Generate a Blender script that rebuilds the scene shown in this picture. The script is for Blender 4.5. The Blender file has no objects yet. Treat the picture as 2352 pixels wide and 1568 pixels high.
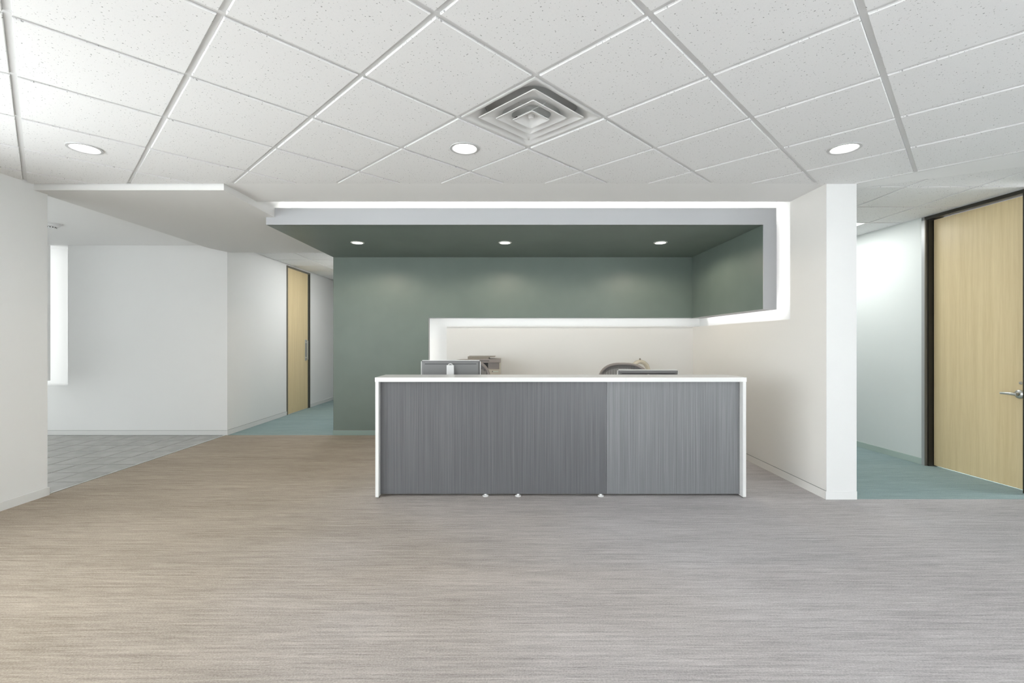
import bpy, bmesh, math, random
from mathutils import Vector, Matrix
random.seed(7)
scene = bpy.context.scene
COL = scene.collection
PI = math.pi

# ------------------------------------------------------------------ camera, world, exposure
FPX, CXP, CAMH = 1068.0, 1165.0, 1.324
cam_d = bpy.data.cameras.new('camera')
cam_d.sensor_width = 36.0
cam_d.lens = FPX / 2352.0 * 36.0
cam_d.shift_x = (1176.0 - CXP) / 2352.0
cam_d.clip_start = 0.05
cam = bpy.data.objects.new('camera', cam_d)
cam.location = (0, 0, CAMH)
cam.rotation_euler = (PI / 2, 0, 0)
COL.objects.link(cam)
scene.camera = cam

world = bpy.data.worlds.new('world'); scene.world = world
world.use_nodes = True
bg = world.node_tree.nodes['Background']
bg.inputs[0].default_value = (0.95, 0.965, 1.0, 1)
bg.inputs[1].default_value = 5.1

scene.view_settings.view_transform = 'Standard'
scene.view_settings.look = 'None'
scene.view_settings.gamma = 1.0
scene.view_settings.use_curve_mapping = False
scene.view_settings.exposure = 1.06
scene.cycles.max_bounces = 8
scene.cycles.caustics_reflective = False
scene.cycles.caustics_refractive = False
scene.cycles.adaptive_threshold = .02

DOWN_W = 5.0       # main ceiling downlights
GREEN_W = 15.0      # downlights in the green soffit
COVE = 26.0         # LED cove strips, W per metre
ADDED_TROFFER_W = 6.5

# ------------------------------------------------------------------ materials
def lin(c):
    return tuple(((v / 255.0) / 12.92 if v / 255.0 <= .04045 else ((v / 255.0 + .055) / 1.055) ** 2.4) for v in c)
def mat(name, col, rough=.6, metal=0., spec=.5, bump=None, emit=None, es=0.):
    m = bpy.data.materials.new(name); m.use_nodes = True
    b = m.node_tree.nodes['Principled BSDF']
    b.inputs['Base Color'].default_value = (*col, 1)
    b.inputs['Roughness'].default_value = rough
    b.inputs['Metallic'].default_value = metal
    b.inputs['Specular IOR Level'].default_value = spec
    if emit:
        b.inputs['Emission Color'].default_value = (*emit, 1); b.inputs['Emission Strength'].default_value = es
    if bump:
        nt = m.node_tree; N = nt.nodes; L = nt.links
        tc = N.new('ShaderNodeTexCoord'); nz = N.new('ShaderNodeTexNoise'); nz.inputs['Scale'].default_value = bump[0]
        nz.inputs['Detail'].default_value = 3
        bp = N.new('ShaderNodeBump'); bp.inputs['Strength'].default_value = bump[1]; bp.inputs['Distance'].default_value = .002
        L.new(tc.outputs['Object'], nz.inputs['Vector']); L.new(nz.outputs['Fac'], bp.inputs['Height']); L.new(bp.outputs['Normal'], b.inputs['Normal'])
    return m
class NT:
    def __init__(s, m): s.t = m.node_tree; s.N = s.t.nodes; s.L = s.t.links; s.b = s.N['Principled BSDF']
    def n(s, typ, **kw):
        o = s.N.new(typ)
        for k, v in kw.items():
            if k in o.inputs: o.inputs[k].default_value = v
            else: setattr(o, k, v)
        return o
    def l(s, a, b): s.L.new(a, b)
    def coord(s, scale=(1, 1, 1), loc=(0, 0, 0)):
        tc = s.n('ShaderNodeTexCoord'); mp = s.n('ShaderNodeMapping')
        mp.inputs['Scale'].default_value = scale; mp.inputs['Location'].default_value = loc
        s.l(tc.outputs['Object'], mp.inputs['Vector']); return mp.outputs['Vector']
    def noise(s, vec, scale=1., detail=3., rough=.55):
        o = s.n('ShaderNodeTexNoise'); o.inputs['Scale'].default_value = scale; o.inputs['Detail'].default_value = detail
        o.inputs['Roughness'].default_value = rough; s.l(vec, o.inputs['Vector']); return o.outputs['Fac']
    def ramp(s, fac, stops):
        r = s.n('ShaderNodeValToRGB'); e = r.color_ramp.elements
        while len(e) < len(stops): e.new(.5)
        for i, (p, c) in enumerate(stops):
            e[i].position = p; e[i].color = (*c, 1) if len(c) == 3 else c
        s.l(fac, r.inputs['Fac']); return r.outputs['Color']
    def math(s, op, a, b=None, clamp=False):
        o = s.n('ShaderNodeMath', operation=op); o.use_clamp = clamp
        for i, v in enumerate((a, b)):
            if v is None: continue
            if isinstance(v, (int, float)): o.inputs[i].default_value = v
            else: s.l(v, o.inputs[i])
        return o.outputs[0]
    def mix(s, fac, a, b, blend='MIX'):
        o = s.n('ShaderNodeMix', data_type='RGBA'); o.blend_type = blend
        for sock, v in ((o.inputs[0], fac), (o.inputs[6], a), (o.inputs[7], b)):
            if isinstance(v, tuple): sock.default_value = (*v, 1)
            elif isinstance(v, (int, float)): sock.default_value = v
            else: s.l(v, sock)
        return o.outputs[2]
    def bump(s, h, strength, dist=.003):
        o = s.n('ShaderNodeBump'); o.inputs['Strength'].default_value = strength; o.inputs['Distance'].default_value = dist
        s.l(h, o.inputs['Height']); s.l(o.outputs['Normal'], s.b.inputs['Normal'])

M = {}
M['white'] = mat('white_paint', (.85, .85, .845), .55, spec=.3, bump=(180, .04))
M['warm'] = mat('warm_white_paint', (.85, .832, .805), .5, spec=.3, bump=(180, .04))
M['pale'] = mat('pale_green_white_paint', (.80, .835, .82), .45, spec=.35, bump=(180, .04))
M['gypsum'] = mat('gypsum_ceiling_paint', (.88, .88, .88), .7, spec=.2)
M['lobby'] = mat('bright_ceiling_paint', (.95, .95, .95), .7, spec=.2)  # ceiling paint lightened: the lobby's brighter light is put into the colour
M['soffit'] = mat('soffit_paint', (.78, .775, .765), .7, spec=.2)  # ceiling paint darkened: the soffit's shade is put into the colour
M['fascia'] = mat('pale_grey_paint', (.52, .53, .55), .5, spec=.3)
M['grid'] = mat('white_grid_metal', (.72, .72, .72), .4, spec=.4)
M['ring'] = mat('grey_trim_metal', (.55, .55, .55), .4)
M['base'] = mat('white_rubber_base', (.76, .76, .75), .4, spec=.4)
M['basegreen'] = mat('sage_rubber_base', (.26, .34, .31), .45)
M['basepale'] = mat('pale_green_rubber_base', (.50, .60, .55), .45)
M['groove'] = mat('shadow_joint', (.28, .28, .28), .8)
M['bronze'] = mat('dark_bronze_metal', (.030, .028, .022), .38, metal=.35, spec=.5)
M['bronze2'] = mat('mid_bronze_metal', (.20, .185, .155), .38, metal=.4, spec=.5)
M['frameedge'] = mat('grey_frame_edge', (.45, .46, .46), .35, metal=.3)
M['chrome'] = mat('satin_nickel', (.62, .62, .60), .28, metal=.9)
M['whitelam'] = mat('white_laminate', (.80, .80, .79), .25, spec=.5)
M['plastic_w'] = mat('white_plastic', (.80, .80, .80), .3)
M['plastic_g'] = mat('grey_plastic', (.20, .20, .205), .3, spec=.6)
M['plastic_b'] = mat('black_plastic', (.025, .025, .027), .4)
M['taupe'] = mat('taupe_plastic', (.26, .23, .195), .45)
M['beige'] = mat('beige_plastic', (.52, .475, .40), .45)
M['lcd'] = mat('pale_lcd', (.62, .68, .60), .2)
M['chairframe'] = mat('grey_taupe_chair_frame', (.30, .265, .25), .4)
M['fabric'] = mat('dark_grey_fabric', (.06, .06, .062), .9)
M['sheet'] = mat('white_sheet_metal', (.74, .74, .735), .35, spec=.5)
M['duct'] = mat('grey_duct_metal', (.66, .66, .65), .5)
M['lens'] = mat('lit_lens', (.9, .9, .9), .4, emit=(1, .98, .95), es=7.)
M['lens_cool'] = mat('lit_warm_lens', (.9, .9, .9), .4, emit=(1, .95, .86), es=5.)
M['lens_panel'] = mat('lit_troffer_lens', (.9, .9, .9), .4, emit=(.98, 1, .985), es=5.0)
M['amber'] = mat('cream_ceramic', (.68, .63, .52), .18, spec=.6)

def green_paint():
    m = mat('sage_green_paint', (.150, .205, .180), .42, spec=.5); k = NT(m)
    v = k.coord(); f = k.noise(v, 2.5, 2)
    c = k.ramp(f, [(.3, (.150, .190, .170)), (.7, (.166, .208, .186))]); k.l(c, k.b.inputs['Base Color'])
    k.bump(k.noise(v, 220, 2), .05); return m
M['soft'] = mat('off_white_paint', (.765, .760, .750), .5, spec=.3, bump=(180, .04))
M['green'] = green_paint()

def tile_mat():
    m = mat('mineral_fibre_tile', (.76, .76, .76), .9, spec=.1); k = NT(m)
    v = k.coord()
    a = k.noise(v, 95, 2, .5); big = k.noise(v, 7, 2, .5)
    thr = k.math('ADD', a, k.math('MULTIPLY', k.math('SUBTRACT', big, .5), .10))
    c = k.ramp(thr, [(.285, (.34, .34, .34)), (.335, (.86, .86, .86))])
    f2 = k.noise(v, 260, 2)
    c2 = k.mix(.10, c, k.ramp(f2, [(.3, (.55, .55, .55)), (.7, (.85, .85, .85))]))
    k.l(c2, k.b.inputs['Base Color']); k.bump(a, .08); return m
M['tile'] = tile_mat()

def carpet(name, dark, light, warm_tint_d=None, warm_tint_l=None):
    m = mat(name, light, .95, spec=.08); k = NT(m)
    v = k.coord((2.2, 62, 1)); s1 = k.noise(v, 1, 3, .6)
    v2 = k.coord((9, 200, 1), (3, 7, 0)); s2 = k.noise(v2, 1, 3, .6)
    v3 = k.coord((120, 150, 1)); s3 = k.noise(v3, 1, 3, .75)
    v4 = k.coord((.6, 4.5, 1), (9, 2, 0)); s4 = k.noise(v4, 1, 2, .5)
    h = k.math('ADD', k.math('MULTIPLY', s1, .36), k.math('MULTIPLY', s2, .32))
    h = k.math('ADD', h, k.math('MULTIPLY', s3, .46)); h = k.math('ADD', h, k.math('MULTIPLY', s4, .14))
    # h centred near .64
    c = k.ramp(h, [(.47, dark), (.64, tuple((a + b) / 2 for a, b in zip(dark, light))), (.80, light)])
    if warm_tint_d:
        cb = k.ramp(h, [(.47, warm_tint_d), (.64, tuple((a + b) / 2 for a, b in zip(warm_tint_d, warm_tint_l))), (.80, warm_tint_l)])
        # warm-to-cool light tint across the floor, put into the carpet colour
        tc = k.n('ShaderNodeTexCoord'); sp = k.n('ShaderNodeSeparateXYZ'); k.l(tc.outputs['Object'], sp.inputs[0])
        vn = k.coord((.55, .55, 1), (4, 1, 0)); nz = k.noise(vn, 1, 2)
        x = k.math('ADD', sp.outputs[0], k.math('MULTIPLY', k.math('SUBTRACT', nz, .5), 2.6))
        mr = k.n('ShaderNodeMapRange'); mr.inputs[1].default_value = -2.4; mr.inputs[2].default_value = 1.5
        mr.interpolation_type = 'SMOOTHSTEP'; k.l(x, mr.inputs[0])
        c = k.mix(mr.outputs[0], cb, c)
    k.l(c, k.b.inputs['Base Color']); k.bump(h, .5, .004); return m
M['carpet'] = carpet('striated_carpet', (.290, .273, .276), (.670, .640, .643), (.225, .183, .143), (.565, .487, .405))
M['teal'] = carpet('teal_carpet', (.200, .275, .278), (.400, .505, .508))

def stone():
    m = mat('grey_floor_tile', (.30, .295, .285), .22, spec=.5); k = NT(m)
    v = k.coord((1, 1, 1)); f = k.noise(v, 5, 5)
    k.l(k.ramp(f, [(.3, (.265, .255, .238)), (.7, (.350, .338, .318))]), k.b.inputs['Base Color']); return m
M['stone'] = stone()
M['grout'] = mat('grey_grout', (.11, .108, .10), .8)

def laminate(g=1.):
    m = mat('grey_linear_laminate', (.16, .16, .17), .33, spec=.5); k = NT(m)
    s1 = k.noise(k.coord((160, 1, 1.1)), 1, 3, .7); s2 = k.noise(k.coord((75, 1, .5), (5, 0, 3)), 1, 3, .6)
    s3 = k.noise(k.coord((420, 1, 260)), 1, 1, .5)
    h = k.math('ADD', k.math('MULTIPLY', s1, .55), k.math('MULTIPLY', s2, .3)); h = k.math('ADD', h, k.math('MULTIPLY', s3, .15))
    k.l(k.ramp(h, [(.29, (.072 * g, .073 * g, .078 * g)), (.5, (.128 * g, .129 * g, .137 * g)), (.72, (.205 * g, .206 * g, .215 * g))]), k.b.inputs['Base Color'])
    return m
M['lam'] = laminate(); M['lam_light'] = laminate(1.55)  # lighter copy: tone step at the seam plus sheen put into the colour

def maple():
    m = mat('maple_veneer', (.60, .47, .26), .35, spec=.4); k = NT(m)
    s1 = k.noise(k.coord((26, 26, .9)), 1, 4, .6); s2 = k.noise(k.coord((140, 140, 6)), 1, 2)
    h = k.math('ADD', k.math('MULTIPLY', s1, .7), k.math('MULTIPLY', s2, .3))
    k.l(k.ramp(h, [(.3, (.68, .535, .30)), (.7, (.80, .655, .40))]), k.b.inputs['Base Color']); return m
M['maple'] = maple()

def chair_mesh():
    m = mat('chair_mesh_fabric', (.22, .205, .20), .8); k = NT(m)
    tc = k.n('ShaderNodeTexCoord'); sp = k.n('ShaderNodeSeparateXYZ'); k.l(tc.outputs['Object'], sp.inputs[0])
    w = k.math('SINE', k.math('MULTIPLY', sp.outputs[0], 620.0))
    f = k.math('GREATER_THAN', w, .1)
    k.l(k.mix(f, (.13, .125, .125), (.30, .285, .28)), k.b.inputs['Base Color'])
    tr = k.n('ShaderNodeBsdfTransparent'); mx = k.n('ShaderNodeMixShader')
    k.l(k.math('MULTIPLY', k.math('GREATER_THAN', w, .55), .75), mx.inputs[0])
    k.l(k.b.outputs[0], mx.inputs[1]); k.l(tr.outputs[0], mx.inputs[2])
    k.l(mx.outputs[0], k.N['Material Output'].inputs['Surface']); return m
M['mesh'] = chair_mesh()

def pane(col):
    m = bpy.data.materials.new('clear_window_glass'); m.use_nodes = True; nt = m.node_tree
    t = nt.nodes.new('ShaderNodeBsdfTransparent'); t.inputs[0].default_value = (*col, 1)
    g = nt.nodes.new('ShaderNodeBsdfGlossy'); g.inputs['Roughness'].default_value = .02
    x = nt.nodes.new('ShaderNodeMixShader'); x.inputs[0].default_value = .06
    nt.links.new(t.outputs[0], x.inputs[1]); nt.links.new(g.outputs[0], x.inputs[2])
    nt.links.new(x.outputs[0], nt.nodes['Material Output'].inputs['Surface']); return m
M['glass'] = pane((.95, .97, .96)); M['glass_tint'] = pane((.50, .51, .50))  # tint only weakens the light from the added lobby glazing

# ------------------------------------------------------------------ mesh helpers
def abox(bm, x0, x1, y0, y1, z0, z1):
    vs = [bm.verts.new(p) for p in ((x0, y0, z0), (x1, y0, z0), (x1, y1, z0), (x0, y1, z0), (x0, y0, z1), (x1, y0, z1), (x1, y1, z1), (x0, y1, z1))]
    for f in ((3, 2, 1, 0), (4, 5, 6, 7), (0, 1, 5, 4), (1, 2, 6, 5), (2, 3, 7, 6), (3, 0, 4, 7)):
        bm.faces.new([vs[i] for i in f])
    return vs
def bev(bm, w, seg=2):
    bmesh.ops.bevel(bm, geom=list(bm.edges), offset=w, segments=seg, profile=.7, affect='EDGES', clamp_overlap=True)
def aprism(bm, poly, z0, z1):
    a = [bm.verts.new((x, y, z0)) for x, y in poly]; b = [bm.verts.new((x, y, z1)) for x, y in poly]
    n = len(poly)
    bm.faces.new(a[::-1]); bm.faces.new(b)
    for i in range(n): bm.faces.new((a[i], a[(i + 1) % n], b[(i + 1) % n], b[i]))
def alathe(bm, prof, seg=32, close=False):
    rings = []
    for r, z in prof:
        if r < 1e-6: rings.append([bm.verts.new((0, 0, z))])
        else: rings.append([bm.verts.new((r * math.cos(2 * PI * i / seg), r * math.sin(2 * PI * i / seg), z)) for i in range(seg)])
    for a, b in zip(rings, rings[1:]):
        for i in range(seg):
            j = (i + 1) % seg
            if len(a) == 1 and len(b) == 1: continue
            if len(a) == 1: bm.faces.new((a[0], b[i], b[j]))
            elif len(b) == 1: bm.faces.new((a[i], a[j], b[0]))
            else: bm.faces.new((a[i], a[j], b[j], b[i]))
def atube(bm, pts, r, seg=8, closed=False):
    pts = [Vector(p) for p in pts]; n = len(pts); rings = []
    for i, p in enumerate(pts):
        if closed: d = pts[(i + 1) % n] - pts[i - 1]
        else: d = pts[min(i + 1, n - 1)] - pts[max(i - 1, 0)]
        d.normalize(); ref = Vector((0, 0, 1)) if abs(d.z) < .9 else Vector((0, 1, 0))
        if closed: ref = Vector((0, 1, 0)) if abs(d.y) < .9 else Vector((1, 0, 0))
        a = d.cross(ref).normalized(); b = d.cross(a).normalized()
        rr = r[i] if isinstance(r, (list, tuple)) else r
        rings.append([bm.verts.new(p + (a * math.cos(2 * PI * k / seg) + b * math.sin(2 * PI * k / seg)) * rr) for k in range(seg)])
    for i in range(n if closed else n - 1):
        A, B = rings[i], rings[(i + 1) % n]
        for k in range(seg): bm.faces.new((A[k], A[(k + 1) % seg], B[(k + 1) % seg], B[k]))
    if not closed: bm.faces.new(rings[0][::-1]); bm.faces.new(rings[-1])
def obj(name, bm, m, parent=None, loc=None, rotz=None, smooth=False, rot=None):
    bmesh.ops.recalc_face_normals(bm, faces=list(bm.faces))
    me = bpy.data.meshes.new(name); bm.to_mesh(me); bm.free()
    if smooth:
        for p in me.polygons: p.use_smooth = True
        if smooth != 'all':
            try: me.set_sharp_from_angle(angle=math.radians(40))
            except Exception: pass
    me.materials.append(M[m] if isinstance(m, str) else m)
    o = bpy.data.objects.new(name, me); COL.objects.link(o)
    if parent: o.parent = parent
    if loc: o.location = loc
    if rotz is not None: o.rotation_euler.z = rotz
    if rot: o.rotation_euler = rot
    return o
def box(name, m, x0, x1, y0, y1, z0, z1, parent=None, bevel=0, **kw):
    bm = bmesh.new(); abox(bm, x0, x1, y0, y1, z0, z1)
    if bevel: bev(bm, bevel)
    return obj(name, bm, m, parent, **kw)
def boxes(name, m, lst, parent=None, **kw):
    bm = bmesh.new()
    for b in lst: abox(bm, *b)
    return obj(name, bm, m, parent, **kw)
def struct(o, label=None):
    o['kind'] = 'structure'
    if label: o['label'] = label
    return o
def tag(o, label, cat, group=None):
    o['label'] = label; o['category'] = cat
    if group: o['group'] = group
    return o
def empty(name, loc=(0, 0, 0), rotz=0):
    o = bpy.data.objects.new(name, None); o.empty_display_size = .1; COL.objects.link(o); o.location = loc; o.rotation_euler.z = rotz
    return o
def clip(poly, a, b, c):
    """keep a*x+b*y<=c"""
    out = []
    for i in range(len(poly)):
        p, q = poly[i], poly[(i + 1) % len(poly)]
        dp, dq = a * p[0] + b * p[1] - c, a * q[0] + b * q[1] - c
        if dp <= 0: out.append(p)
        if (dp < 0 < dq) or (dq < 0 < dp):
            t = dp / (dp - dq); out.append((p[0] + t * (q[0] - p[0]), p[1] + t * (q[1] - p[1])))
    return out
def area(poly):
    return abs(sum(poly[i][0] * poly[(i + 1) % len(poly)][1] - poly[(i + 1) % len(poly)][0] * poly[i][1] for i in range(len(poly)))) / 2

# ------------------------------------------------------------------ key dimensions (metres)
H = 2.648                 # main ceiling grid
XL = -3.96                # left wall face / corridor wall face
YB = 6.577                # plane of the back walls
XR = 2.68                 # inner face of the right partition
XP = 2.91                 # outer face of the right partition
YC = 3.906                # front of partition
YG0, YG1 = 3.874, 4.405   # gypsum ceiling band
SZ = 2.590                # left soffit height
GX0, GX1, GY, GZ = -2.46, 2.615, 4.75, 2.515   # green wrap: left, right inner face, front, soffit underside
ROOF = 3.0
REAR = -4.2
XE = 4.95                 # far right limit

# ------------------------------------------------------------------ floors
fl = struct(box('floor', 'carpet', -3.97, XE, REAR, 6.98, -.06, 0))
bm = bmesh.new()
abox(bm, XP, XE, YC, 9.2, -.05, .0015)
struct(obj('floor_right_corridor', bm, 'teal'))
struct(box('floor_left_corridor', 'teal', -3.97, GX0, YB, 11.6, -.05, .0015))
ft = struct(box('floor_tiled', 'grout', -8.2, -3.985, 2.55, YB + .05, -.06, -.004))
bm = bmesh.new(); abox(bm, -.1505, .1505, -.1505, .1505, -.006, 0)
t0 = obj('floor_tile', bm, 'stone', ft); bev_done = False
xs = [-4.145 - .309 * i for i in range(10)]; ys = [3.925 + .309 * j for j in range(9)]
first = True
for x in xs:
    for y in ys:
        if first: o = t0; first = False
        else:
            o = t0.copy(); COL.objects.link(o); o.parent = ft
        o.rotation_euler.z = random.choice((0, PI / 2, PI, -PI / 2))
        o.location = (x, min(y, 6.50), random.uniform(-.0006, .0003))
boxes('floor_tile_field', 'stone', [(-8.2, -7.085, 2.6, 6.62, -.006, 0), (-7.08, -3.99, 2.6, 3.765, -.006, 0)], ft)
struct(box('trim_1', 'chrome', -3.990, -3.972, 4.0, YB, -.01, .0035, bevel=.0015))

# ------------------------------------------------------------------ roof slab and closing shell
struct(box('roof_slab', 'gypsum', -8.3, XE + .2, REAR - .2, 11.8, ROOF, ROOF + .1))

# ------------------------------------------------------------------ main ceiling: tegular tiles in a 45 degree grid
S = .6096; NX0, NY0 = .141, 2.304
C45 = math.cos(PI / 4)
RA = (3.02 - .0, 3.845)                     # right border runs along the grid direction
def in_main(poly):
    poly = clip(poly, 0, 1, YG0)
    if poly: poly = clip(poly, -1, 0, 3.962)
    if poly: poly = clip(poly, C45, C45, C45 * (3.02 + 3.80))
    if poly: poly = clip(poly, 0, -1, -.35)
    return poly
def g2w(i, j): return (NX0 + S * C45 * (i - j), NY0 + S * C45 * (i + j))
ceil = struct(box('ceiling', 'grid', -3.962, XE, REAR, .35, H - .004, H + .03))
DL = [(-.29, 3.166), (-2.876, 3.166), (2.296, 3.166)]
VENT = (.141, 2.735)
tile_full = None
def tile_poly(i, j, hs):
    cx_, cy_ = g2w(i + .5, j + .5); d = hs * math.sqrt(2)
    return [(cx_, cy_ - d), (cx_ + d, cy_), (cx_, cy_ + d), (cx_ - d, cy_)], (cx_, cy_)
TZ0, TZ1 = H - .009, H + .012
for i in range(-9, 10):
    for j in range(-9, 12):
        p, c = tile_poly(i, j, .2915)
        q = in_main(p)
        if len(q) < 3 or area(q) < .004: continue
        if math.hypot(c[0] - VENT[0], c[1] - VENT[1]) < .2: continue
        hole = [d for d in DL if math.hypot(c[0] - d[0], c[1] - d[1]) < .15]
        if abs(area(q) - area(p)) < 1e-5 and not hole:
            if tile_full is None:
                bm = bmesh.new(); abox(bm, -.2915, .2915, -.2915, .2915, TZ0 - H, TZ1 - H)
                for e in [e for e in bm.edges if all(v.co.z < 0 for v in e.verts)]: pass
                bmesh.ops.bevel(bm, geom=[e for e in bm.edges if all(v.co.z < 0 for v in e.verts)], offset=.003, segments=1, affect='EDGES')
                tile_full = obj('ceiling_tile', bm, 'tile', ceil)
                o = tile_full
            else:
                o = tile_full.copy(); COL.objects.link(o); o.parent = ceil
            o.location = (c[0], c[1], H + random.uniform(-.0008, .0008)); o.rotation_euler.z = PI / 4 + random.choice((0, PI / 2, PI, -PI / 2))
        elif hole:
            bm = bmesh.new(); n = 32; hx, hy = hole[0]
            def sq(a, hs=.2915):
                m_ = max(abs(math.cos(a)), abs(math.sin(a))); return (hs * math.cos(a) / m_, hs * math.sin(a) / m_)
            A, B, Cc, Dd = [], [], [], []
            off = ((hx - c[0]) * C45 + (hy - c[1]) * C45, -(hx - c[0]) * C45 + (hy - c[1]) * C45)
            for k in range(n):
                a = 2 * PI * k / n + PI / 4; x, y = sq(a)
                A.append(bm.verts.new((x, y, TZ0 - H))); B.append(bm.verts.new((x, y, TZ1 - H)))
                x, y = .083 * math.cos(a) + off[0], .083 * math.sin(a) + off[1]
                Cc.append(bm.verts.new((x, y, TZ0 - H))); Dd.append(bm.verts.new((x, y, TZ1 - H)))
            for k in range(n):
                l = (k + 1) % n
                for f in ((A[k], A[l], Cc[l], Cc[k]), (B[k], B[l], Dd[l], Dd[k]), (A[k], A[l], B[l], B[k]), (Cc[k], Cc[l], Dd[l], Dd[k])): bm.faces.new(f)
            o = obj('ceiling_tile', bm, 'tile', ceil); o.location = (c[0], c[1], H); o.rotation_euler.z = PI / 4
        else:
            bm = bmesh.new(); aprism(bm, [(x - c[0], y - c[1]) for x, y in q], TZ0 - H, TZ1 - H)
            o = obj('ceiling_tile', bm, 'tile', ceil); o.location = (c[0], c[1], H)
# exposed grid runners
for fam in (0, 1):
    for k in range(-9, 13):
        d = (C45, C45) if fam == 0 else (C45, -C45)
        nrm = (-d[1], d[0])
        o0 = g2w(0, k) if fam == 0 else g2w(k, 0)
        w = .0125; Lh = 8.
        q = [(o0[0] + s * d[0] * Lh + t * nrm[0] * w, o0[1] + s * d[1] * Lh + t * nrm[1] * w) for s, t in ((-1, -1), (1, -1), (1, 1), (-1, 1))]
        q = in_main(q)
        if len(q) < 3 or area(q) < .002: continue
        z = H + (.0006 if fam else 0)
        bm = bmesh.new(); aprism(bm, q, z, z + .03); obj('grid_runner', bm, 'grid', ceil)
# plaster band between grid and cove
struct(box('ceiling_band', 'gypsum', -2.372, XP, YG0, YG1, H, 2.80))
bm = bmesh.new(); aprism(bm, [(2.945, YG0), (3.02 + 3.80 - 2.2, 2.2), (XE, 2.2), (XE, 2.93), (2.955, 4.052)], H - .001, H + .05)
struct(obj('ceiling_border', bm, 'gypsum'))
struct(boxes('ceiling_border_edge', 'gypsum', [(2.6, 2.96, YG0 - .0, YG0 + .03, H - .0015, H + .04)]))
# cove cavity over the green wrap
struct(boxes('ceiling_cove', 'white', [(GX0, XP, YG1 - .0, 6.98, 2.80, 2.86)]))

# ------------------------------------------------------------------ left soffit, lobby ceiling
bm = bmesh.new()
sp = [(-2.372, 3.892), (-2.372, 6.62), (-3.93, 6.62)]
for k in range(9):
    a = k / 8; sp.append((-3.95 - .10 * math.sin(a * PI / 2), 6.60 - .42 * a))
sp += [(-4.02, 5.8), (-3.99, 3.892)]
aprism(bm, sp, SZ, 2.95); struct(obj('ceiling_soffit', bm, 'soffit'))
struct(box('ceiling_lobby', 'lobby', -8.2, -3.97, 2.55, YB + .3, 2.683, 2.75))

# ------------------------------------------------------------------ walls
SW = (-3.7, 2.5)          # unseen side openings, added to light the opposite walls
wl = struct(boxes('wall_left', 'white', [(-4.10, XL, SW[1], 4.006, 0, 2.95), (-4.10, XL, REAR, SW[0], 0, 2.95), (-4.10, XL, SW[0], SW[1], 0, .45), (-4.10, XL, SW[0], SW[1], 2.5, 2.95)]))
def added_side_window(name, x, ang, y0, y1, org=(0, 0)):  # unseen glazing added to throw light across the room
    e = struct(empty(name, (x, (y0 + y1) / 2, .45), ang)); w = (y1 - y0) / 2; h = 2.05
    boxes('window_frame', 'frameedge', [(-.03, .03, -w, -w + .05, 0, h), (-.03, .03, w - .05, w, 0, h), (-.03, .03, -w + .05, w - .05, 0, .05), (-.03, .03, -w + .05, w - .05, h - .05, h)] + [(-.03, .03, -w + 2 * w * k / 4 - .02, -w + 2 * w * k / 4 + .02, .05, h - .05) for k in (1, 2, 3)], e)
    for k in range(4): box('pane', 'glass', -.004, .004, -w + 2 * w * k / 4 + (.05 if k == 0 else .02), -w + 2 * w * (k + 1) / 4 - (.05 if k == 3 else .02), .05, h - .05, e)  # panes of the added side opening
added_side_window('window_3', -4.03, 0, *SW)
struct(boxes('wall_lobby_front', 'white', [(-8.2, -7.9, 2.55, 2.65, 0, 2.95), (-4.6, -4.10, 2.55, 2.65, 0, 2.95), (-7.9, -4.6, 2.55, 2.65, 0, .15), (-7.9, -4.6, 2.55, 2.65, 2.4, 2.95)]))
e = struct(empty('window_6', (-6.25, 2.6, .15)))  # unseen lobby glazing, added to brighten its back wall
boxes('window_frame', 'frameedge', [(-1.65, -1.59, -.03, .03, 0, 2.25), (1.59, 1.65, -.03, .03, 0, 2.25), (-1.59, 1.59, -.03, .03, 0, .05), (-1.59, 1.59, -.03, .03, 2.2, 2.25), (-.03, .03, -.03, .03, .05, 2.2)], e)
box('pane', 'glass_tint', -1.59, -.03, -.004, .004, .05, 2.2, e); box('pane', 'glass_tint', .03, 1.59, -.004, .004, .05, 2.2, e)  # panes of the added lobby glazing
# lobby back wall with the lit notch (opening X < -6.22, Z .70..ceiling)
struct(boxes('wall_lobby_back', 'white', [(-6.215, XL - .012, YB, YB + .12, 0, 2.95), (-8.2, -6.215, YB, YB + .12, 0, .702)]))
struct(box('wall_lobby_recess', 'white', -8.2, -6.0, YB + .26, YB + .32, .5, 2.95))
struct(boxes('wall_lobby_recess_sides', 'white', [(-6.215, -6.19, YB + .12, YB + .27, .68, 2.75), (-8.2, -6.19, YB + .12, YB + .27, .66, .702)]))
pn = struct(box('wall_lobby_panel', 'white', -6.52, -6.42, 5.0, 6.535, .775, 2.672))
# left corridor
struct(box('wall_corridor_left', 'white', XL - .12, XL, YB + .0005, 11.6, 0, 2.95))
struct(box('wall_corridor_end', 'white', XL, GX0 + .2, 11.5, 11.6, 0, 2.95))
struct(box('wall_corridor_right', 'white', GX0, GX0 + .1, 6.70, 11.5, 0, 2.95))
struct(box('wall_behind', 'white', GX0 + .1, XP, 6.98, 7.08, 0, 2.95))   # backing behind the lit recess

# right partition: end post, low wall with ledge, header
struct(boxes('wall_right', 'warm', [(XR, XP - .012, YC + .0015, YG1, 0, H + .02), (XR, XP - .012, YG1, 6.98, 0, 1.535)]))
struct(box('wall_right_outer', 'white', XP - .012, XP, YC + .0015, 9.2, 0, 2.95))
struct(box('wall_right_end', 'white', XR, XP + .022, YC - .004, YC + .0015, 0, H))
struct(box('wall_right_recess', 'white', XP - .045, XP - .0125, YG1, 6.98, 1.535, 2.80))
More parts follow.
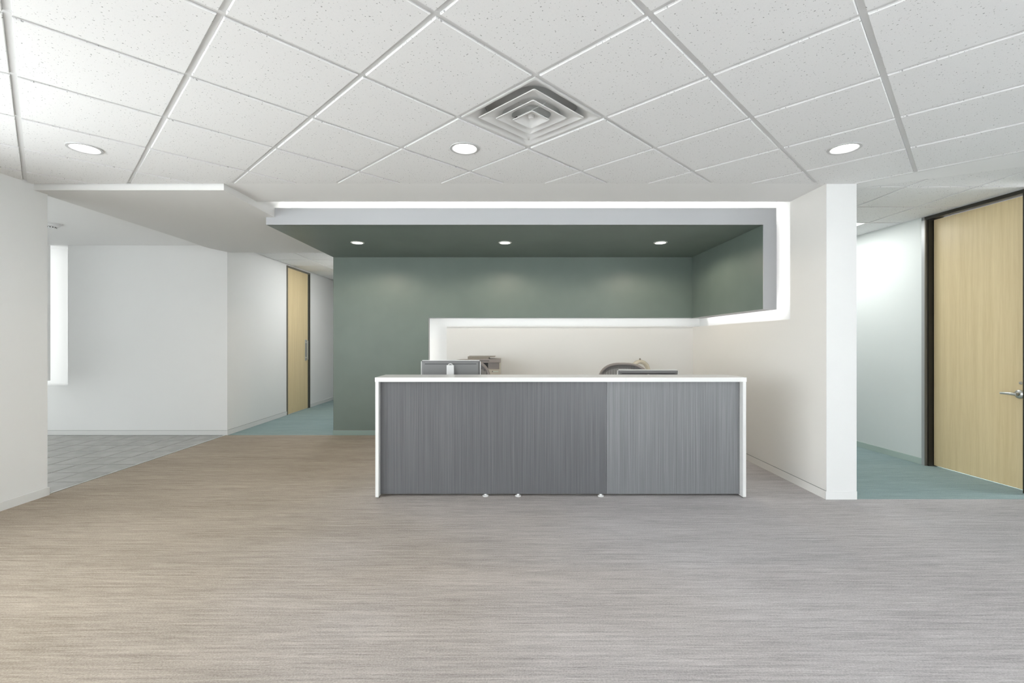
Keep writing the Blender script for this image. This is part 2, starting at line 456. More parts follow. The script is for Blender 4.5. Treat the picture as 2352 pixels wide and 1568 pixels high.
# lower back wall with shadow joint under its ledge
struct(boxes('wall_back_lower', 'soft', [(-.873, XR, 6.715, 6.98, 0, 1.505), (-.873, XR, 6.73, 6.98, 1.505, 1.53), (-.873, XR, 6.715, 6.98, 1.53, 1.545)]))
struct(box('wall_back_recess', 'white', GX0 + .1, XP - .02, 6.93, 6.98, 0, 2.80))

# green wrap: back wall slab (L shape), soffit, side, fascia
bm = bmesh.new()
prof = [(GX0, 0), (-1.115, 0), (-1.115, 1.660), (GX1, 1.660), (GX1, 2.6), (GX0, 2.6)]
vs0 = [bm.verts.new((x, YB, z)) for x, z in prof]; vs1 = [bm.verts.new((x, YB + .1, z)) for x, z in prof]
bm.faces.new(vs0); bm.faces.new(vs1[::-1])
for i in range(6): bm.faces.new((vs0[i], vs0[(i + 1) % 6], vs1[(i + 1) % 6], vs1[i]))
struct(obj('wall_back', bm, 'green'))
struct(box('trim_2', 'fascia', -1.1155, -1.112, YB + .006, YB + .101, 0, 1.660))
struct(box('trim_3', 'fascia', -1.112, GX1, YB + .012, YB + .101, 1.656, 1.660))
struct(box('ceiling_green', 'green', GX0, GX1 + .13, GY + .006, YB + .1, GZ, 2.60))
struct(box('wall_green_side', 'green', GX1, GX1 + .13, GY + .006, YB + .1, 1.655, GZ))
struct(boxes('trim_4', 'fascia', [(GX0, GX1 + .13, GY - .008, GY + .02, GZ, 2.685), (GX1 + .0, GX1 + .132, GY - .008, GY + .006, 1.650, GZ), (GX1 + .128, GX1 + .132, GY, YB, 1.650, 2.6), (GX1, GX1 + .132, GY, YB, 1.650, 1.655)]))

# rear room shell, behind the camera: openings added to let daylight in
WZ0, WZ1 = .10, 2.55
wins = [(1.20, 2.20), (2.45, 3.45)]
segs = [(-4.1, 1.20), (2.20, 2.45), (3.45, XE + .1)]
wr = [(a, b, REAR - .12, REAR, 0, 2.95) for a, b in segs] + [(a, b, REAR - .12, REAR, 0, WZ0) for a, b in wins] + [(a, b, REAR - .12, REAR, WZ1, 2.95) for a, b in wins]
struct(boxes('wall_rear', 'white', wr))
for n, (a, b) in enumerate(wins):
    e = struct(empty('window_%d' % (n + 1), ((a + b) / 2, REAR - .06, WZ0)))
    w = (b - a) / 2; h = WZ1 - WZ0
    boxes('window_frame', 'frameedge', [(-w, -w + .05, -.03, .03, 0, h), (w - .05, w, -.03, .03, 0, h), (-w + .05, w - .05, -.03, .03, 0, .05), (-w + .05, w - .05, -.03, .03, h - .05, h), (-.025, .025, -.03, .03, .05, h - .05)], e)
    box('pane', 'glass', -w + .05, -.025, -.004, .004, .05, h - .05, e)  # panes of the added rear opening
    box('pane', 'glass', .025, w - .05, -.004, .004, .05, h - .05, e)
# lobby: unseen end glazing, added for light
struct(boxes('wall_lobby_end', 'white', [(-8.3, -8.2, 2.55, 2.9, 0, 2.95), (-8.3, -8.2, 6.2, 6.95, 0, 2.95), (-8.3, -8.2, 2.9, 6.2, 0, .15), (-8.3, -8.2, 2.9, 6.2, 2.4, 2.95)]))
e = struct(empty('window_5', (-8.25, 4.55, .15)))
boxes('window_frame', 'frameedge', [(-.03, .03, -1.65, -1.59, 0, 2.25), (-.03, .03, 1.59, 1.65, 0, 2.25), (-.03, .03, -1.59, 1.59, 0, .05), (-.03, .03, -1.59, 1.59, 2.2, 2.25), (-.03, .03, -.03, .03, .05, 2.2)], e)
box('pane', 'glass_tint', -.004, .004, -1.59, -.03, .05, 2.2, e); box('pane', 'glass_tint', -.004, .004, .03, 1.59, .05, 2.2, e)  # panes of the added end glazing

# ------------------------------------------------------------------ right corridor wall, angled a little; frame of reference at the door's far jamb
WA = math.atan(.0465)
WO = (4.463, 4.997)
def wobj(o): o.location = (WO[0], WO[1], 0); o.rotation_euler.z = WA; return o
CZ = 2.662
# local axes: +y away along the wall, +x into the wall
struct(wobj(boxes('wall_corridor', 'pale', [(0, .14, 0, 4.4, 0, 2.95), (0, .14, -5.2, -1.05, 0, 2.95), (0, .14, -9.5, -8.6, 0, 2.95), (0, .14, -8.6, -5.2, 0, .45), (0, .14, -8.6, -5.2, 2.5, 2.95), (0, .14, -1.05, 0, CZ - .01, 2.95)])))
added_side_window('window_4', 4.463 + 6.9 * math.sin(WA) + .07, WA, 4.997 - 8.6 * math.cos(WA), 4.997 - 5.2 * math.cos(WA))  # unseen opening beside the camera, added as a light source
struct(box('wall_corridor_far', 'pale', XP, 5.0, 9.1, 9.2, 0, 2.95))
d2 = struct(wobj(empty('door_2')))
boxes('jamb', 'bronze', [(.010, .16, -.060, -.030, 0, CZ - .012), (.075, .16, -.075, -.060, 0, CZ - .03)], d2)
box('jamb_edge', 'frameedge', -.012, .010, -.034, -.0005, 0, CZ - .012, d2)
box('jamb_groove', 'bronze2', -.012, .012, -.045, -.034, 0, CZ - .03, d2)
boxes('jamb', 'bronze', [(-.012, .16, -.994, -.944, 0, CZ - .012)], d2)
boxes('door_head', 'bronze', [(-.012, .16, -.944, -.0005, CZ - .045, CZ - .012)], d2)
leaf = box('door_leaf', 'maple', .062, .105, -.941, -.0655, .012, CZ - .050, d2, bevel=.002)
hd = empty('door_handle', (.062, -.862, .855)); hd.parent = d2
bm = bmesh.new(); alathe(bm, [(0, 0), (.040, 0), (.0395, .007), (.033, .015), (.016, .019), (.0145, .045), (0, .045)], 28)
obj('rose', bm, 'chrome', hd, rot=(0, -PI / 2, 0), smooth=True)
bm = bmesh.new(); atube(bm, [(-.044, -.006, 0), (-.05, .012, .001), (-.052, .04, .002), (-.050, .08, .001), (-.046, .118, -.002)], [.013, .0135, .0125, .0115, .010], 12)
obj('lever', bm, 'chrome', hd, smooth=True)
lk = empty('lock', (.062, -.868, .955)); lk.parent = d2
bm = bmesh.new(); alathe(bm, [(0, 0), (.0145, 0), (.014, .004), (.010, .007), (0, .007)], 20); obj('lock_cylinder', bm, 'beige', lk, rot=(0, -PI / 2, 0), smooth=True)
box('keyway', 'plastic_b', -.0085, -.0068, -.005, .005, -.0012, .0012, lk)
# right corridor ceiling: square grid aligned with the corridor
cr = struct(box('ceiling_corridor', 'grid', XP, XE, 2.9, 9.2, CZ + .012, CZ + .03))
def cwall(poly):
    poly = clip(poly, 1, .0465, 4.463 + .0465 * 4.997 - .002)
    if poly: poly = clip(poly, -1, 0, -XP)
    if poly: poly = clip(poly, -.500, -.890, -(.500 * 2.955 + .890 * 4.052))
    return poly
TROF = (3.44 + .003, 3.44 + .61 - .003, 5.22 + .003, 6.44 - .003)
for i in range(-1, 3):
    for j in range(-2, 7):
        x0, y0 = 3.44 + .61 * i, 4.0 + .61 * j
        if i == 0 and j in (2, 3): continue
        q = cwall([(x0 + .013, y0 + .013), (x0 + .597, y0 + .013), (x0 + .597, y0 + .597), (x0 + .013, y0 + .597)])
        if len(q) < 3 or area(q) < .002: continue
        bm = bmesh.new(); aprism(bm, q, CZ - .006, CZ + .011); obj('ceiling_tile', bm, 'tile', cr)
for i in range(0, 2):
    q = cwall([(3.44 + .61 * i - .012, 2.9), (3.44 + .61 * i + .012, 2.9), (3.44 + .61 * i + .012, 9.1), (3.44 + .61 * i - .012, 9.1)])
    if len(q) > 2: bm = bmesh.new(); aprism(bm, q, CZ, CZ + .0118); obj('grid_runner', bm, 'grid', cr)
for j in range(-1, 8):
    q = cwall([(XP, 4.0 + .61 * j - .012), (4.8, 4.0 + .61 * j - .012), (4.8, 4.0 + .61 * j + .012), (XP, 4.0 + .61 * j + .012)])
    if len(q) > 2: bm = bmesh.new(); aprism(bm, q, CZ + .0004, CZ + .0118); obj('grid_runner', bm, 'grid', cr)
def troffer(name, label, x0, x1, y0, y1, z, watts):
    e = empty(name, ((x0 + x1) / 2, (y0 + y1) / 2, z)); tag(e, label, 'ceiling light')
    w, d = (x1 - x0) / 2, (y1 - y0) / 2
    boxes('light_frame', 'grid', [(-w, -w + .02, -d, d, -.006, .012), (w - .02, w, -d, d, -.006, .012), (-w + .02, w - .02, -d, -d + .02, -.006, .012), (-w + .02, w - .02, d - .02, d, -.006, .012)], e)
    box('light_lens', 'lens_panel', -w + .02, w - .02, -d + .02, d - .02, 0, .008, e)
    if not watts: return
    L = bpy.data.lights.new('troffer_glow', 'AREA'); L.shape = 'RECTANGLE'; L.size = 2 * w - .06; L.size_y = 2 * d - .06; L.energy = watts; L.color = (.98, 1, .985)
    lo = bpy.data.objects.new('troffer_glow', L); COL.objects.link(lo); lo.parent = e; lo.location = (0, 0, -.008)
troffer('ceiling_light_panel', 'flat white lit ceiling panel over the corridor behind the white post', TROF[0], TROF[1], TROF[2], TROF[3], CZ - .001, 0)
# left corridor ceiling
LZ = 2.712
cl = struct(box('ceiling_corridor_left', 'grid', XL, GX0, 6.62, 11.5, LZ + .012, LZ + .03))
for i in range(-1, 3):
    for j in range(0, 8):
        x0, y0 = -3.93 + .61 * i, 6.66 + .61 * j
        xa, xb, ya, yb = max(x0 + .013, XL), min(x0 + .597, GX0), y0 + .013, y0 + .597
        if xb - xa < .05 or (i == 2 and j in (2, 3)): continue
        box('ceiling_tile', 'tile', xa, xb, ya, yb, LZ - .006, LZ + .011, cl)
for i in (0, 1, 2): box('grid_runner', 'grid', -3.93 + .61 * i - .012, -3.93 + .61 * i + .012, 6.62, 11.5, LZ, LZ + .0118, cl)
for j in range(0, 8): box('grid_runner', 'grid', XL, GX0, 6.66 + .61 * j - .012, 6.66 + .61 * j + .012, LZ + .0004, LZ + .0118, cl)
troffer('ceiling_light_panel', 'narrow white lit ceiling panel inside the passage hidden by the green wall', -2.706, -2.464, 7.884, 9.096, LZ - .001, ADDED_TROFFER_W)  # unseen panel, added to brighten the left corridor

# ------------------------------------------------------------------ left corridor door
d1 = struct(empty('door_1', (XL, 8.34, 0)))
DT = LZ - .022
boxes('door_head', 'bronze2', [(-.02, .012, 0, .985, DT - .035, DT)], d1)
box('jamb', 'bronze2', -.02, .012, 0, .035, 0, DT - .035, d1)
boxes('jamb', 'bronze2', [(-.02, .012, .945, .985, 0, DT - .035)], d1)
box('jamb_stop', 'bronze', -.02, .016, .915, .945, 0, DT - .035, d1)
box('door_leaf', 'maple', -.02, .006, .035, .875, .012, DT - .035, d1)
box('jamb_groove', 'bronze2', -.02, .009, .875, .915, 0, DT - .035, d1)
pl = empty('door_handle', (.006, .79, .95)); pl.parent = d1
box('pull_plate', 'chrome', 0, .004, -.045, .045, 0, .41, pl, bevel=.0015)
box('pull_bar', 'chrome', .03, .045, -.02, .015, .02, .39, pl, bevel=.004)
boxes('pull_post', 'chrome', [(.004, .032, -.010, .008, .05, .07), (.004, .032, -.010, .008, .34, .36)], pl)

# ------------------------------------------------------------------ baseboards
BH, BT = .068, .009
def baseb(name, m, lst, g=True, **kw):
    o = struct(boxes(name, m, lst)); return o
baseb('baseboard_left', 'base', [(XL, XL + BT, REAR, 4.008, 0, BH)])
baseb('baseboard_left_end', 'base', [(-4.10, XL + BT, 4.006, 4.006 + BT, 0, BH)])
baseb('baseboard_lobby', 'base', [(-8.2, XL + .0, YB - BT, YB, 0, BH - .004)])
baseb('baseboard_corridor_left', 'base', [(XL, XL + BT, YB - BT, 8.34, 0, BH), (XL, XL + BT, 9.325, 11.5, 0, BH)])
baseb('baseboard_back', 'basegreen', [(GX0 - .002, -1.13, YB - BT, YB, 0, BH)])
baseb('baseboard_right', 'warm', [(XR - BT, XR, YC, 6.7, 0, BH)])
baseb('baseboard_right_end', 'white', [(XR - BT, XP + .022, YC - .004 - BT * .6, YC - .004, 0, BH)])
wobj(struct(boxes('baseboard_corridor', 'basepale', [(-BT, 0, 0, 4.2, 0, BH), (-BT, 0, -9, -1.05, 0, BH)])))
struct(boxes('trim_5', 'groove', [(XR - BT * .6, XR, YC, 6.7, BH, BH + .003), (-8.2, XL, YB - BT * .6, YB, BH - .004, BH - .001), (GX0, -1.13, YB - BT * .6, YB, BH, BH + .003), (XL, XL + BT * .5, YB, 8.34, BH, BH + .003)]))

# ------------------------------------------------------------------ downlights
def spot(parent, w, col, size, blend, z, rad=.05):
    L = bpy.data.lights.new('lamp_beam', 'SPOT'); L.energy = w; L.color = col; L.spot_size = math.radians(size); L.spot_blend = blend; L.shadow_soft_size = rad
    o = bpy.data.objects.new('lamp_beam', L); COL.objects.link(o); o.parent = parent; o.location = (0, 0, z)
def downlight(loc, label):
    e = empty('recessed_downlight', loc); tag(e, label, 'ceiling light', 'downlights in the tiled ceiling')
    bm = bmesh.new(); alathe(bm, [(.080, .012), (.080, -.012), (.084, -.0155), (.099, -.0145), (.1015, -.0095), (.080, -.0095)], 40)
    obj('trim_ring', bm, 'ring', e, smooth=True)
    bm = bmesh.new(); alathe(bm, [(.0795, -.012), (.077, .0), (.072, .030), (.072, .06), (0, .06)], 40); obj('reflector', bm, 'chrome' if False else 'sheet', e, smooth=True)
    bm = bmesh.new(); alathe(bm, [(0, .022), (.068, .022), (.071, .026), (.068, .030), (0, .030)], 40); obj('lamp_lens', bm, 'lens', e, smooth=True)
    spot(e, DOWN_W, (1, .975, .94), 150, .9, .015, .065)
    return e
downlight((DL[0][0], DL[0][1], H), 'round lit recessed downlight beside the square air diffuser')
downlight((DL[1][0], DL[1][1], H), 'round lit recessed downlight by the white wall at the left')
downlight((DL[2][0], DL[2][1], H), 'round lit recessed downlight above the white post')
for x, lab in ((-1.803, 'small lit downlight in the green soffit nearest the passage'), (-.026, 'small lit downlight in the middle of the green soffit'), (1.845, 'small lit downlight in the green soffit near the green side wall')):
    e = empty('soffit_downlight', (x, 5.60, GZ)); tag(e, lab, 'ceiling light', 'downlights in the green soffit')
    bm = bmesh.new(); alathe(bm, [(.060, -.001), (.062, -.007), (.078, -.006), (.081, 0)], 36); obj('trim_ring', bm, 'sheet', e, smooth=True)
    bm = bmesh.new(); alathe(bm, [(0, -.009), (.045, -.0075), (.060, -.004), (.060, -.001), (0, -.001)], 36); obj('lamp_lens', bm, 'lens_cool', e, smooth=True)
    spot(e, GREEN_W, (1, .88, .70), 168, .35, -.03, .055)

# ------------------------------------------------------------------ LED tape in the coves (hidden behind the wrap, as in the place)
LEDM = {}
def led(x0, x1, y0, y1, z0, z1, es=6.):
    if es not in LEDM: LEDM[es] = mat('led_tape', (.9, .9, .9), .5, emit=(1, .99, .97), es=es)
    m = LEDM[es]
    o = box('led_strip', m, x0, x1, y0, y1, z0, z1); return o
leds = []
def cove(label, *a):
    o = led(*a); tag(o, label, 'led strip', 'hidden cove lights'); return o
cove('thin led strip lying on top of the green soffit behind its front lip', GX0 + .15, GX1 + .125, GY + .25, GY + .29, 2.601, 2.606, 14.)
cove('thin led strip upright behind the green side wall by the partition', GX1 + .1325, GX1 + .1365, GY + .06, GY + .08, 1.675, 2.60, 5.5)
cove('thin led strip running along the hidden side of the green side wall', GX1 + .1325, GX1 + .1365, GY + .06, YB + .09, 1.658, 1.674, 5.5)
cove('thin led strip running behind the lower edge of the green wall', -1.0, GX1 + .12, YB + .1015, YB + .1055, 1.70, 1.72, 6.)
cove('thin led strip upright behind the cut end of the green wall', -1.19, -1.17, YB + .1015, YB + .1055, .3, 1.68, 9.)
cove('thin led strip upright behind the lobby wall panel', -6.54, -6.522, 6.50, 6.535, .80, 2.65, 3.5)

# ------------------------------------------------------------------ air diffuser
def rring(h, r, n=6):
    r = min(r, h * .98); pts = []
    for q in range(4):
        a0 = q * PI / 2; cx_, cy_ = (h - r) * (1 if q in (0, 3) else -1), (h - r) * (1 if q in (0, 1) else -1)
        for k in range(n + 1):
            a = a0 + k / n * PI / 2; pts.append((cx_ + r * math.cos(a), cy_ + r * math.sin(a)))
    return pts
def loft(bm, rings, cap0=False, cap1=False):
    R = [[bm.verts.new((x, y, z)) for x, y in rring(h, r)] for h, r, z in rings]
    n = len(R[0])
    for A, B in zip(R, R[1:]):
        for k in range(n): bm.faces.new((A[k], A[(k + 1) % n], B[(k + 1) % n], B[k]))
    if cap0: bm.faces.new(R[0])
    if cap1: bm.faces.new(R[-1])
dv = empty('air_diffuser', (VENT[0], VENT[1], H), PI / 4)
tag(dv, 'square white metal air diffuser with nested square cones in the tiled ceiling', 'air vent')
bm = bmesh.new(); loft(bm, [(.2915, .004, .010), (.2915, .004, -.006), (.284, .006, -.008), (.277, .02, -.006), (.264, .04, .002), (.248, .08, .013), (.237, .12, .022), (.231, .14, .045)]); obj('frame', bm, 'sheet', dv, smooth=True)
bm = bmesh.new(); loft(bm, [(.232, .14, .044), (.232, .14, .06), (.05, .04, .061)], cap1=True); obj('duct_collar', bm, 'duct', dv, smooth=True)
def cone(h, z, depth, name='cone'):
    bm = bmesh.new()
    loft(bm, [(h, .010, z), (h - .004, .012, z - .003), (h * .88, .025, z + depth * .30), (h * .76, h * .28, z + depth * .65), (h * .68, h * .45, z + depth),
              (h * .675, h * .45, z + depth + .001), (h * .76, h * .28, z + depth * .65 + .004), (h * .89, .025, z + depth * .30 + .005), (h, .010, z)])
    return obj(name, bm, 'sheet', dv, smooth=True)
cone(.222, -.006, .020); cone(.150, -.011, .017)
bm = bmesh.new(); loft(bm, [(.080, .008, -.020), (.077, .010, -.023), (.055, .02, -.012), (.030, .02, .004), (.016, .012, .006), (.015, .012, -.010), (.012, .010, -.013)], cap1=True); obj('centre_cone', bm, 'sheet', dv, smooth=True)
box('bracket_clip', 'plastic_b', -.012, .012, .105, .125, .022, .032, dv)
box('bracket_clip', 'plastic_b', .105, .125, -.012, .012, .022, .032, dv)
box('bracket', 'duct', -.006, .006, -.16, .16, .030, .034, dv)
box('bracket', 'duct', -.16, .16, -.006, .006, .035, .039, dv)

# ------------------------------------------------------------------ smoke detector
sd = empty('smoke_detector', (-5.255, 5.36, 2.683)); tag(sd, 'round white smoke detector on the lobby ceiling', 'smoke detector'); sd.scale = (1.25, 1.25, 1.25)
bm = bmesh.new(); alathe(bm, [(0, 0), (.072, 0), (.073, -.010), (.066, -.014), (0, -.014)], 36); obj('base_plate', bm, 'plastic_w', sd, smooth=True)
bm = bmesh.new(); alathe(bm, [(.060, -.014), (.058, -.026), (.048, -.031), (.0, -.031)], 36); obj('detector_body', bm, 'plastic_w', sd, smooth=True)
bm = bmesh.new(); alathe(bm, [(.036, -.031), (.034, -.043), (.026, -.048), (0, -.048)], 28); obj('sensor_cap', bm, 'plastic_w', sd, smooth=True)
bm = bmesh.new()
for k in range(12):
    a = 2 * PI * k / 12; ca, sa = math.cos(a), math.sin(a)
    vs = abox(bm, .0345, .0375, -.004, .004, -.041, -.033)
    for v in vs: v.co = (v.co.x * ca - v.co.y * sa, v.co.x * sa + v.co.y * ca, v.co.z)
obj('sensor_slots', bm, 'plastic_b', sd)

# ------------------------------------------------------------------ reception desk
DX0, DX1, DY = -1.112, 2.014, 3.920
ds = empty('reception_desk', (0, 0, 0)); tag(ds, 'long reception desk with grey linear laminate front and white top', 'desk')
box('counter_top', 'whitelam', DX0 - .003, 1.0, DY - .004, 4.262, .984, 1.021, ds, bevel=.0015)
box('counter_top', 'whitelam', 1.0006, DX1 + .003, DY - .004, 4.262, .984, 1.021, ds, bevel=.0015)
box('end_panel', 'whitelam', DX0, DX0 + .027, DY, 4.78, .012, .74, ds, bevel=.0012)
box('end_panel', 'whitelam', DX1 - .027, DX1, DY, 4.78, .012, .74, ds, bevel=.0012)
box('upper_end_panel', 'whitelam', DX0, DX0 + .027, DY, 4.25, .74, .984, ds)
box('upper_end_panel', 'whitelam', DX1 - .027, DX1, DY, 4.25, .74, .984, ds)
SEAM = (1393 - 1165) / 1068 * 3.975
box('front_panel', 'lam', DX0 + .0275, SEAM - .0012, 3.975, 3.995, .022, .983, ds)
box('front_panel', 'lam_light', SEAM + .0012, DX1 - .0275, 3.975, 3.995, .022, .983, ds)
box('back_panel', 'plastic_b', DX0 + .03, DX1 - .03, 3.9955, 4.005, .022, .983, ds)
box('work_surface', 'whitelam', DX0 + .0275, DX1 - .0275, 4.006, 4.78, .712, .74, ds)
for u in (1115, 1190, 1380):
    bm = bmesh.new(); alathe(bm, [(0, 0), (.026, 0), (.026, .008), (.012, .012), (.010, .021), (0, .021)], 16)
    obj('glide', bm, 'plastic_w', ds, loc=((u - 1165) / 1068 * 3.984, 3.986, 0), smooth=True)
for x, y in ((DX0 + .013, DY + .03), (DX1 - .013, DY + .03), (DX0 + .013, 4.7), (DX1 - .013, 4.7)):
    bm = bmesh.new(); alathe(bm, [(0, 0), (.011, 0), (.011, .004), (.005, .006), (.005, .013), (0, .013)], 12)
    obj('levelling_foot', bm, 'chrome', ds, loc=(x, y, 0), smooth=True)

# ------------------------------------------------------------------ monitors
def monitor(label, loc, rotz, tilt, w, h, zc, emblem):
    e = empty('monitor', loc, rotz); tag(e, label, 'monitor', 'monitors on the reception desk')
    # screen faces +y (staff side); its back faces the visitor
    T = Matrix.Translation((0, 0, zc)) @ Matrix.Rotation(tilt, 4, 'X')
    def put(bm): bmesh.ops.transform(bm, matrix=T, verts=list(bm.verts)); return bm
    bm = bmesh.new(); abox(bm, -w / 2, w / 2, .0, .022, -h / 2, h / 2)
    bmesh.ops.bevel(bm, geom=[x for x in bm.edges if abs(x.verts[0].co.y - x.verts[1].co.y) > .01], offset=.012, segments=4, affect='EDGES')
    obj('bezel', put(bm), 'plastic_w', e)
    bm = bmesh.new(); a = w / 2 - .006; b = h / 2 - .006
    v0 = [bm.verts.new((x, -.0002, z)) for x, z in ((-a, -b), (a, -b), (a, b), (-a, b))]
    v1 = [bm.verts.new((x * .94, -.016, z * .9)) for x, z in ((-a, -b), (a, -b), (a, b), (-a, b))]
    bm.faces.new(v1)
    bm.faces.new(v0[::-1])
    for i in range(4): bm.faces.new((v0[i], v0[(i + 1) % 4], v1[(i + 1) % 4], v1[i]))
    sh = obj('back_shell', put(bm), 'plastic_g', e)
    bm = bmesh.new(); abox(bm, -a * .88, a * .88, -.0172, -.0150, b * .80, b * .835); obj('vent_slot', put(bm), 'plastic_b', e)
    bm = bmesh.new(); abox(bm, -w / 2 + .012, w / 2 - .012, .022, .0228, -h / 2 + .014, h / 2 - .014); obj('screen', put(bm), 'plastic_b', e)
    if emblem:
        bm = bmesh.new(); n = 24
        atube(bm, [(.0 + .020 * math.cos(2 * PI * k / n), -.0175, h / 2 - .062 + .020 * math.sin(2 * PI * k / n)) for k in range(n)], .0028, 6, closed=True)
        obj('emblem_ring', put(bm), 'plastic_w', e, smooth=True)
        box('stand_neck', 'plastic_g', -.035, .035, -.035, -.018, .01, zc + .02, e, bevel=.003)
    else:
        bm = bmesh.new(); abox(bm, -.036, .036, -.050, -.020, .01, zc + h / 2 - .047); bev(bm, .006, 3)
        st = obj('stand_neck', bm, 'plastic_w', e)
        bm = bmesh.new(); zt = zc + h / 2 - .050
        atube(bm, [(-.022, -.035, zt), (-.016, -.035, zt + .012), (0, -.035, zt + .017), (.016, -.035, zt + .012), (.022, -.035, zt)], .0035, 8)
        obj('cable_loop', bm, 'plastic_w', st, smooth=True)
    bm = bmesh.new(); abox(bm, -.11, .11, -.09, .10, 0, .011); bev(bm, .004); obj('stand_base', bm, 'plastic_w', e)
monitor('monitor with white stand and white rim at the green wall end of the desk', (-.553, 4.56, .7405), 0, 0, .585, .35, .2255, False)
monitor('low dark monitor with a slim white rim near the partition end of the desk', (1.373, 4.56, .7405), -.03, math.radians(12), .588, .30, .160, True)

# ------------------------------------------------------------------ task chairs
def chair(label, loc, rotz, w, top, h):
    e = empty('task_chair', loc, rotz); tag(e, label, 'chair', 'mesh task chairs behind the desk')
    # sitter faces -y; backrest at +y
    zc = top - h / 2; n = 44; loop = []
    for k in range(n):
        a = 2 * PI * k / n; ex = 2.7
        c, s = math.cos(a), math.sin(a)
        x = w / 2 * math.copysign(abs(c) ** (2 / ex), c); z = h / 2 * math.copysign(abs(s) ** (2 / ex), s)
        if z < 0: x *= 1 - .22 * (-z / (h / 2))
        y = .24 + .10 * (z / h) + .05 * (1 - (2 * x / w) ** 2)
        loop.append((x, y, zc + z))
    br = empty('backrest', (0, 0, 0)); br.parent = e
    bm = bmesh.new(); atube(bm, loop, .0165, 10, closed=True); obj('back_frame', bm, 'chairframe', br, smooth='all')
    bm = bmesh.new(); rings = []
    for q in (1, .75, .5, .25):
        rings.append([bm.verts.new((x * q, .24 + .10 * ((zc + (z - zc) * q - zc) / h) + .05 * (1 - (2 * x * q / w) ** 2), zc + (z - zc) * q)) for x, y, z in loop])
    for A, B in zip(rings, rings[1:]):
        for k in range(n): bm.faces.new((A[k], A[(k + 1) % n], B[(k + 1) % n], B[k]))
    bm.faces.new(rings[-1]); obj('back_mesh', bm, 'mesh', br, smooth='all')
    # inner stiffening band under the top rail
    up = [p for p in loop if p[2] > zc + h * .30]
    up.sort(key=lambda p: p[0])
    bm = bmesh.new(); A = []; B = []
    for x, y, z in up:
        A.append(bm.verts.new((x * .97, y + .004, z - .006))); B.append(bm.verts.new((x * .90, y + .010, zc + (z - zc) * .80)))
    for k in range(len(up) - 1): bm.faces.new((A[k], A[k + 1], B[k + 1], B[k]))
    bmesh.ops.solidify(bm, geom=list(bm.faces), thickness=.006); obj('back_band', bm, 'chairframe', br, smooth=True)
    bm = bmesh.new(); abox(bm, -.25, .25, -.25, .22, .43, .50); bev(bm, .03, 3); obj('seat', bm, 'fabric', e, smooth=True)
    bm = bmesh.new(); atube(bm, [(0, .2, .44), (0, .29, .48), (0, .30, zc - h * .3)], .022, 8); obj('back_stem', bm, 'plastic_b', e, smooth=True)
    for s in (-1, 1):
        a = empty('armrest', (s * .28, 0, 0)); a.parent = e
        bm = bmesh.new(); abox(bm, -.035, .035, -.13, .12, .645, .67); bev(bm, .01); obj('arm_pad', bm, 'fabric', a)
        bm = bmesh.new(); atube(bm, [(-s * .06, 0, .45), (0, 0, .47), (0, 0, .645)], .016, 8); obj('arm_post', bm, 'chairframe', a, smooth=True)
    bm = bmesh.new(); alathe(bm, [(0, .10), (.028, .10), (.028, .26), (.018, .262), (.018, .435), (0, .435)], 16); obj('gas_column', bm, 'plastic_b', e, smooth=True)
    for k in range(5):
        a = 2 * PI * k / 5 + .3; d = Vector((math.cos(a), math.sin(a), 0))
        bm = bmesh.new(); atube(bm, [d * .02 + Vector((0, 0, .115)), d * .17 + Vector((0, 0, .095)), d * .30 + Vector((0, 0, .078))], [.022, .018, .014], 8)
        lg = obj('base_leg', bm, 'chairframe', e, smooth=True)
        bm = bmesh.new(); alathe(bm, [(0, -.02), (.026, -.02), (.028, 0), (.026, .02), (0, .02)], 14)
        bmesh.ops.transform(bm, matrix=Matrix.Translation(d * .30 + Vector((0, 0, .0285))) @ Matrix.Rotation(a + PI / 2, 4, 'Z') @ Matrix.Rotation(PI / 2, 4, 'Y'), verts=list(bm.verts))
        obj('caster', bm, 'plastic_b', lg, smooth=True)
chair('grey mesh task chair half hidden behind the monitor with white stand', (-.405, 5.16, 0), .25, .54, 1.10, .52)
chair('grey mesh task chair behind the low dark monitor', (1.33, 5.16, 0), -.12, .58, 1.058, .50)

# ------------------------------------------------------------------ back counter with printer and ornament
bc = empty('back_counter', (0, 0, 0)); tag(bc, 'white counter along the back wall under the printer', 'counter')
box('counter_top', 'whitelam', -.80, 2.62, 6.22, 6.705, .71, .74, bc, bevel=.002)
for x in (-.79, .34, 1.47, 2.585): box('support_panel', 'whitelam', x, x + .025, 6.25, 6.70, 0, .71, bc)
pr = empty('printer', (-.31, 6.40, .7405)); tag(pr, 'taupe and beige office printer with document feeder behind the task chair', 'printer')
box('paper_drawer', 'taupe', -.22, .22, -.20, .20, 0, .11, pr, bevel=.006)
box('drawer_front', 'beige', -.20, .222, -.206, -.200, .115, .205, pr, bevel=.002)
boxes('body', 'beige', [(-.22, .22, -.20, .20, .11, .212), (.205, .22, -.20, .20, .212, .30), (-.22, -.205, -.20, .20, .212, .30), (-.205, .205, .15, .20, .212, .30)], pr)
box('output_cavity', 'plastic_b', -.2, .05, -.16, .149, .213, .30, pr)
box('side_cover', 'chairframe', .055, .204, -.17, .149, .213, .298, pr)
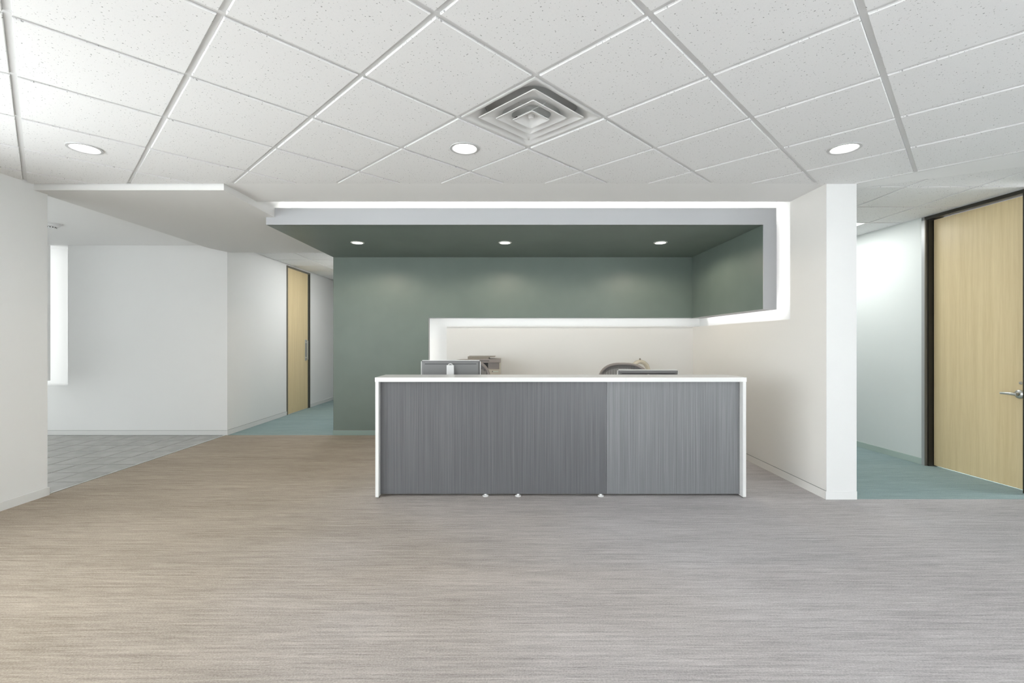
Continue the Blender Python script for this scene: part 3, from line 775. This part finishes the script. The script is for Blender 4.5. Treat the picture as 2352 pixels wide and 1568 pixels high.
box('scanner', 'chairframe', -.222, .222, -.205, .20, .300, .348, pr, bevel=.006)
box('slot', 'plastic_b', -.10, .07, -.2065, -.204, .322, .330, pr)
box('display', 'lcd', .118, .192, -.2085, -.206, .178, .190, pr)
box('display_end', 'plastic_b', .110, .118, -.2085, -.206, .176, .192, pr)
fd = empty('document_feeder', (0, 0, .348)); fd.parent = pr
boxes('feeder_body', 'taupe', [(-.22, -.06, -.16, .18, 0, .034)], fd)
bm = bmesh.new()
pf = [(-.06, 0), (.07, .0), (.055, .018), (.145, .026), (.145, .034), (-.06, .034)]
a = [bm.verts.new((x, -.15, z)) for x, z in pf]; b = [bm.verts.new((x, .17, z)) for x, z in pf]
bm.faces.new(a); bm.faces.new(b[::-1])
for i in range(6): bm.faces.new((a[i], a[(i + 1) % 6], b[(i + 1) % 6], b[i]))
obj('feeder_tray', bm, 'taupe', fd)
rg = empty('ring_ornament', (1.845, 6.46, .7405), .30); tag(rg, 'cream ring-shaped ornament with a small nib behind the task chair', 'ornament')
bm = bmesh.new(); n = 48; R_, r_ = .130, .0366
for k in range(n):
    pass
V = []
for k in range(n):
    a = 2 * PI * k / n; rb = 1 + .05 * math.cos(a * 10)
    V.append([bm.verts.new(((R_ + r_ * rb * .75 * math.cos(t)) * math.cos(a), r_ * rb * 1.05 * math.sin(t), .172 + (R_ + r_ * rb * .75 * math.cos(t)) * math.sin(a))) for t in [2 * PI * q / 14 for q in range(14)]])
for k in range(n):
    for q in range(14): bm.faces.new((V[k][q], V[k][(q + 1) % 14], V[(k + 1) % n][(q + 1) % 14], V[(k + 1) % n][q]))
obj('ring', bm, 'amber', rg, smooth='all')
bm = bmesh.new(); alathe(bm, [(0, .320), (.016, .322), (.014, .330), (.010, .334), (.011, .348), (.008, .352), (0, .352)], 14); obj('nib', bm, 'taupe', rg, smooth=True)
bm = bmesh.new(); abox(bm, -.07, .07, -.05, .05, 0, .022); bev(bm, .008, 3); obj('foot', bm, 'amber', rg, smooth=True)

bpy.context.view_layer.update()
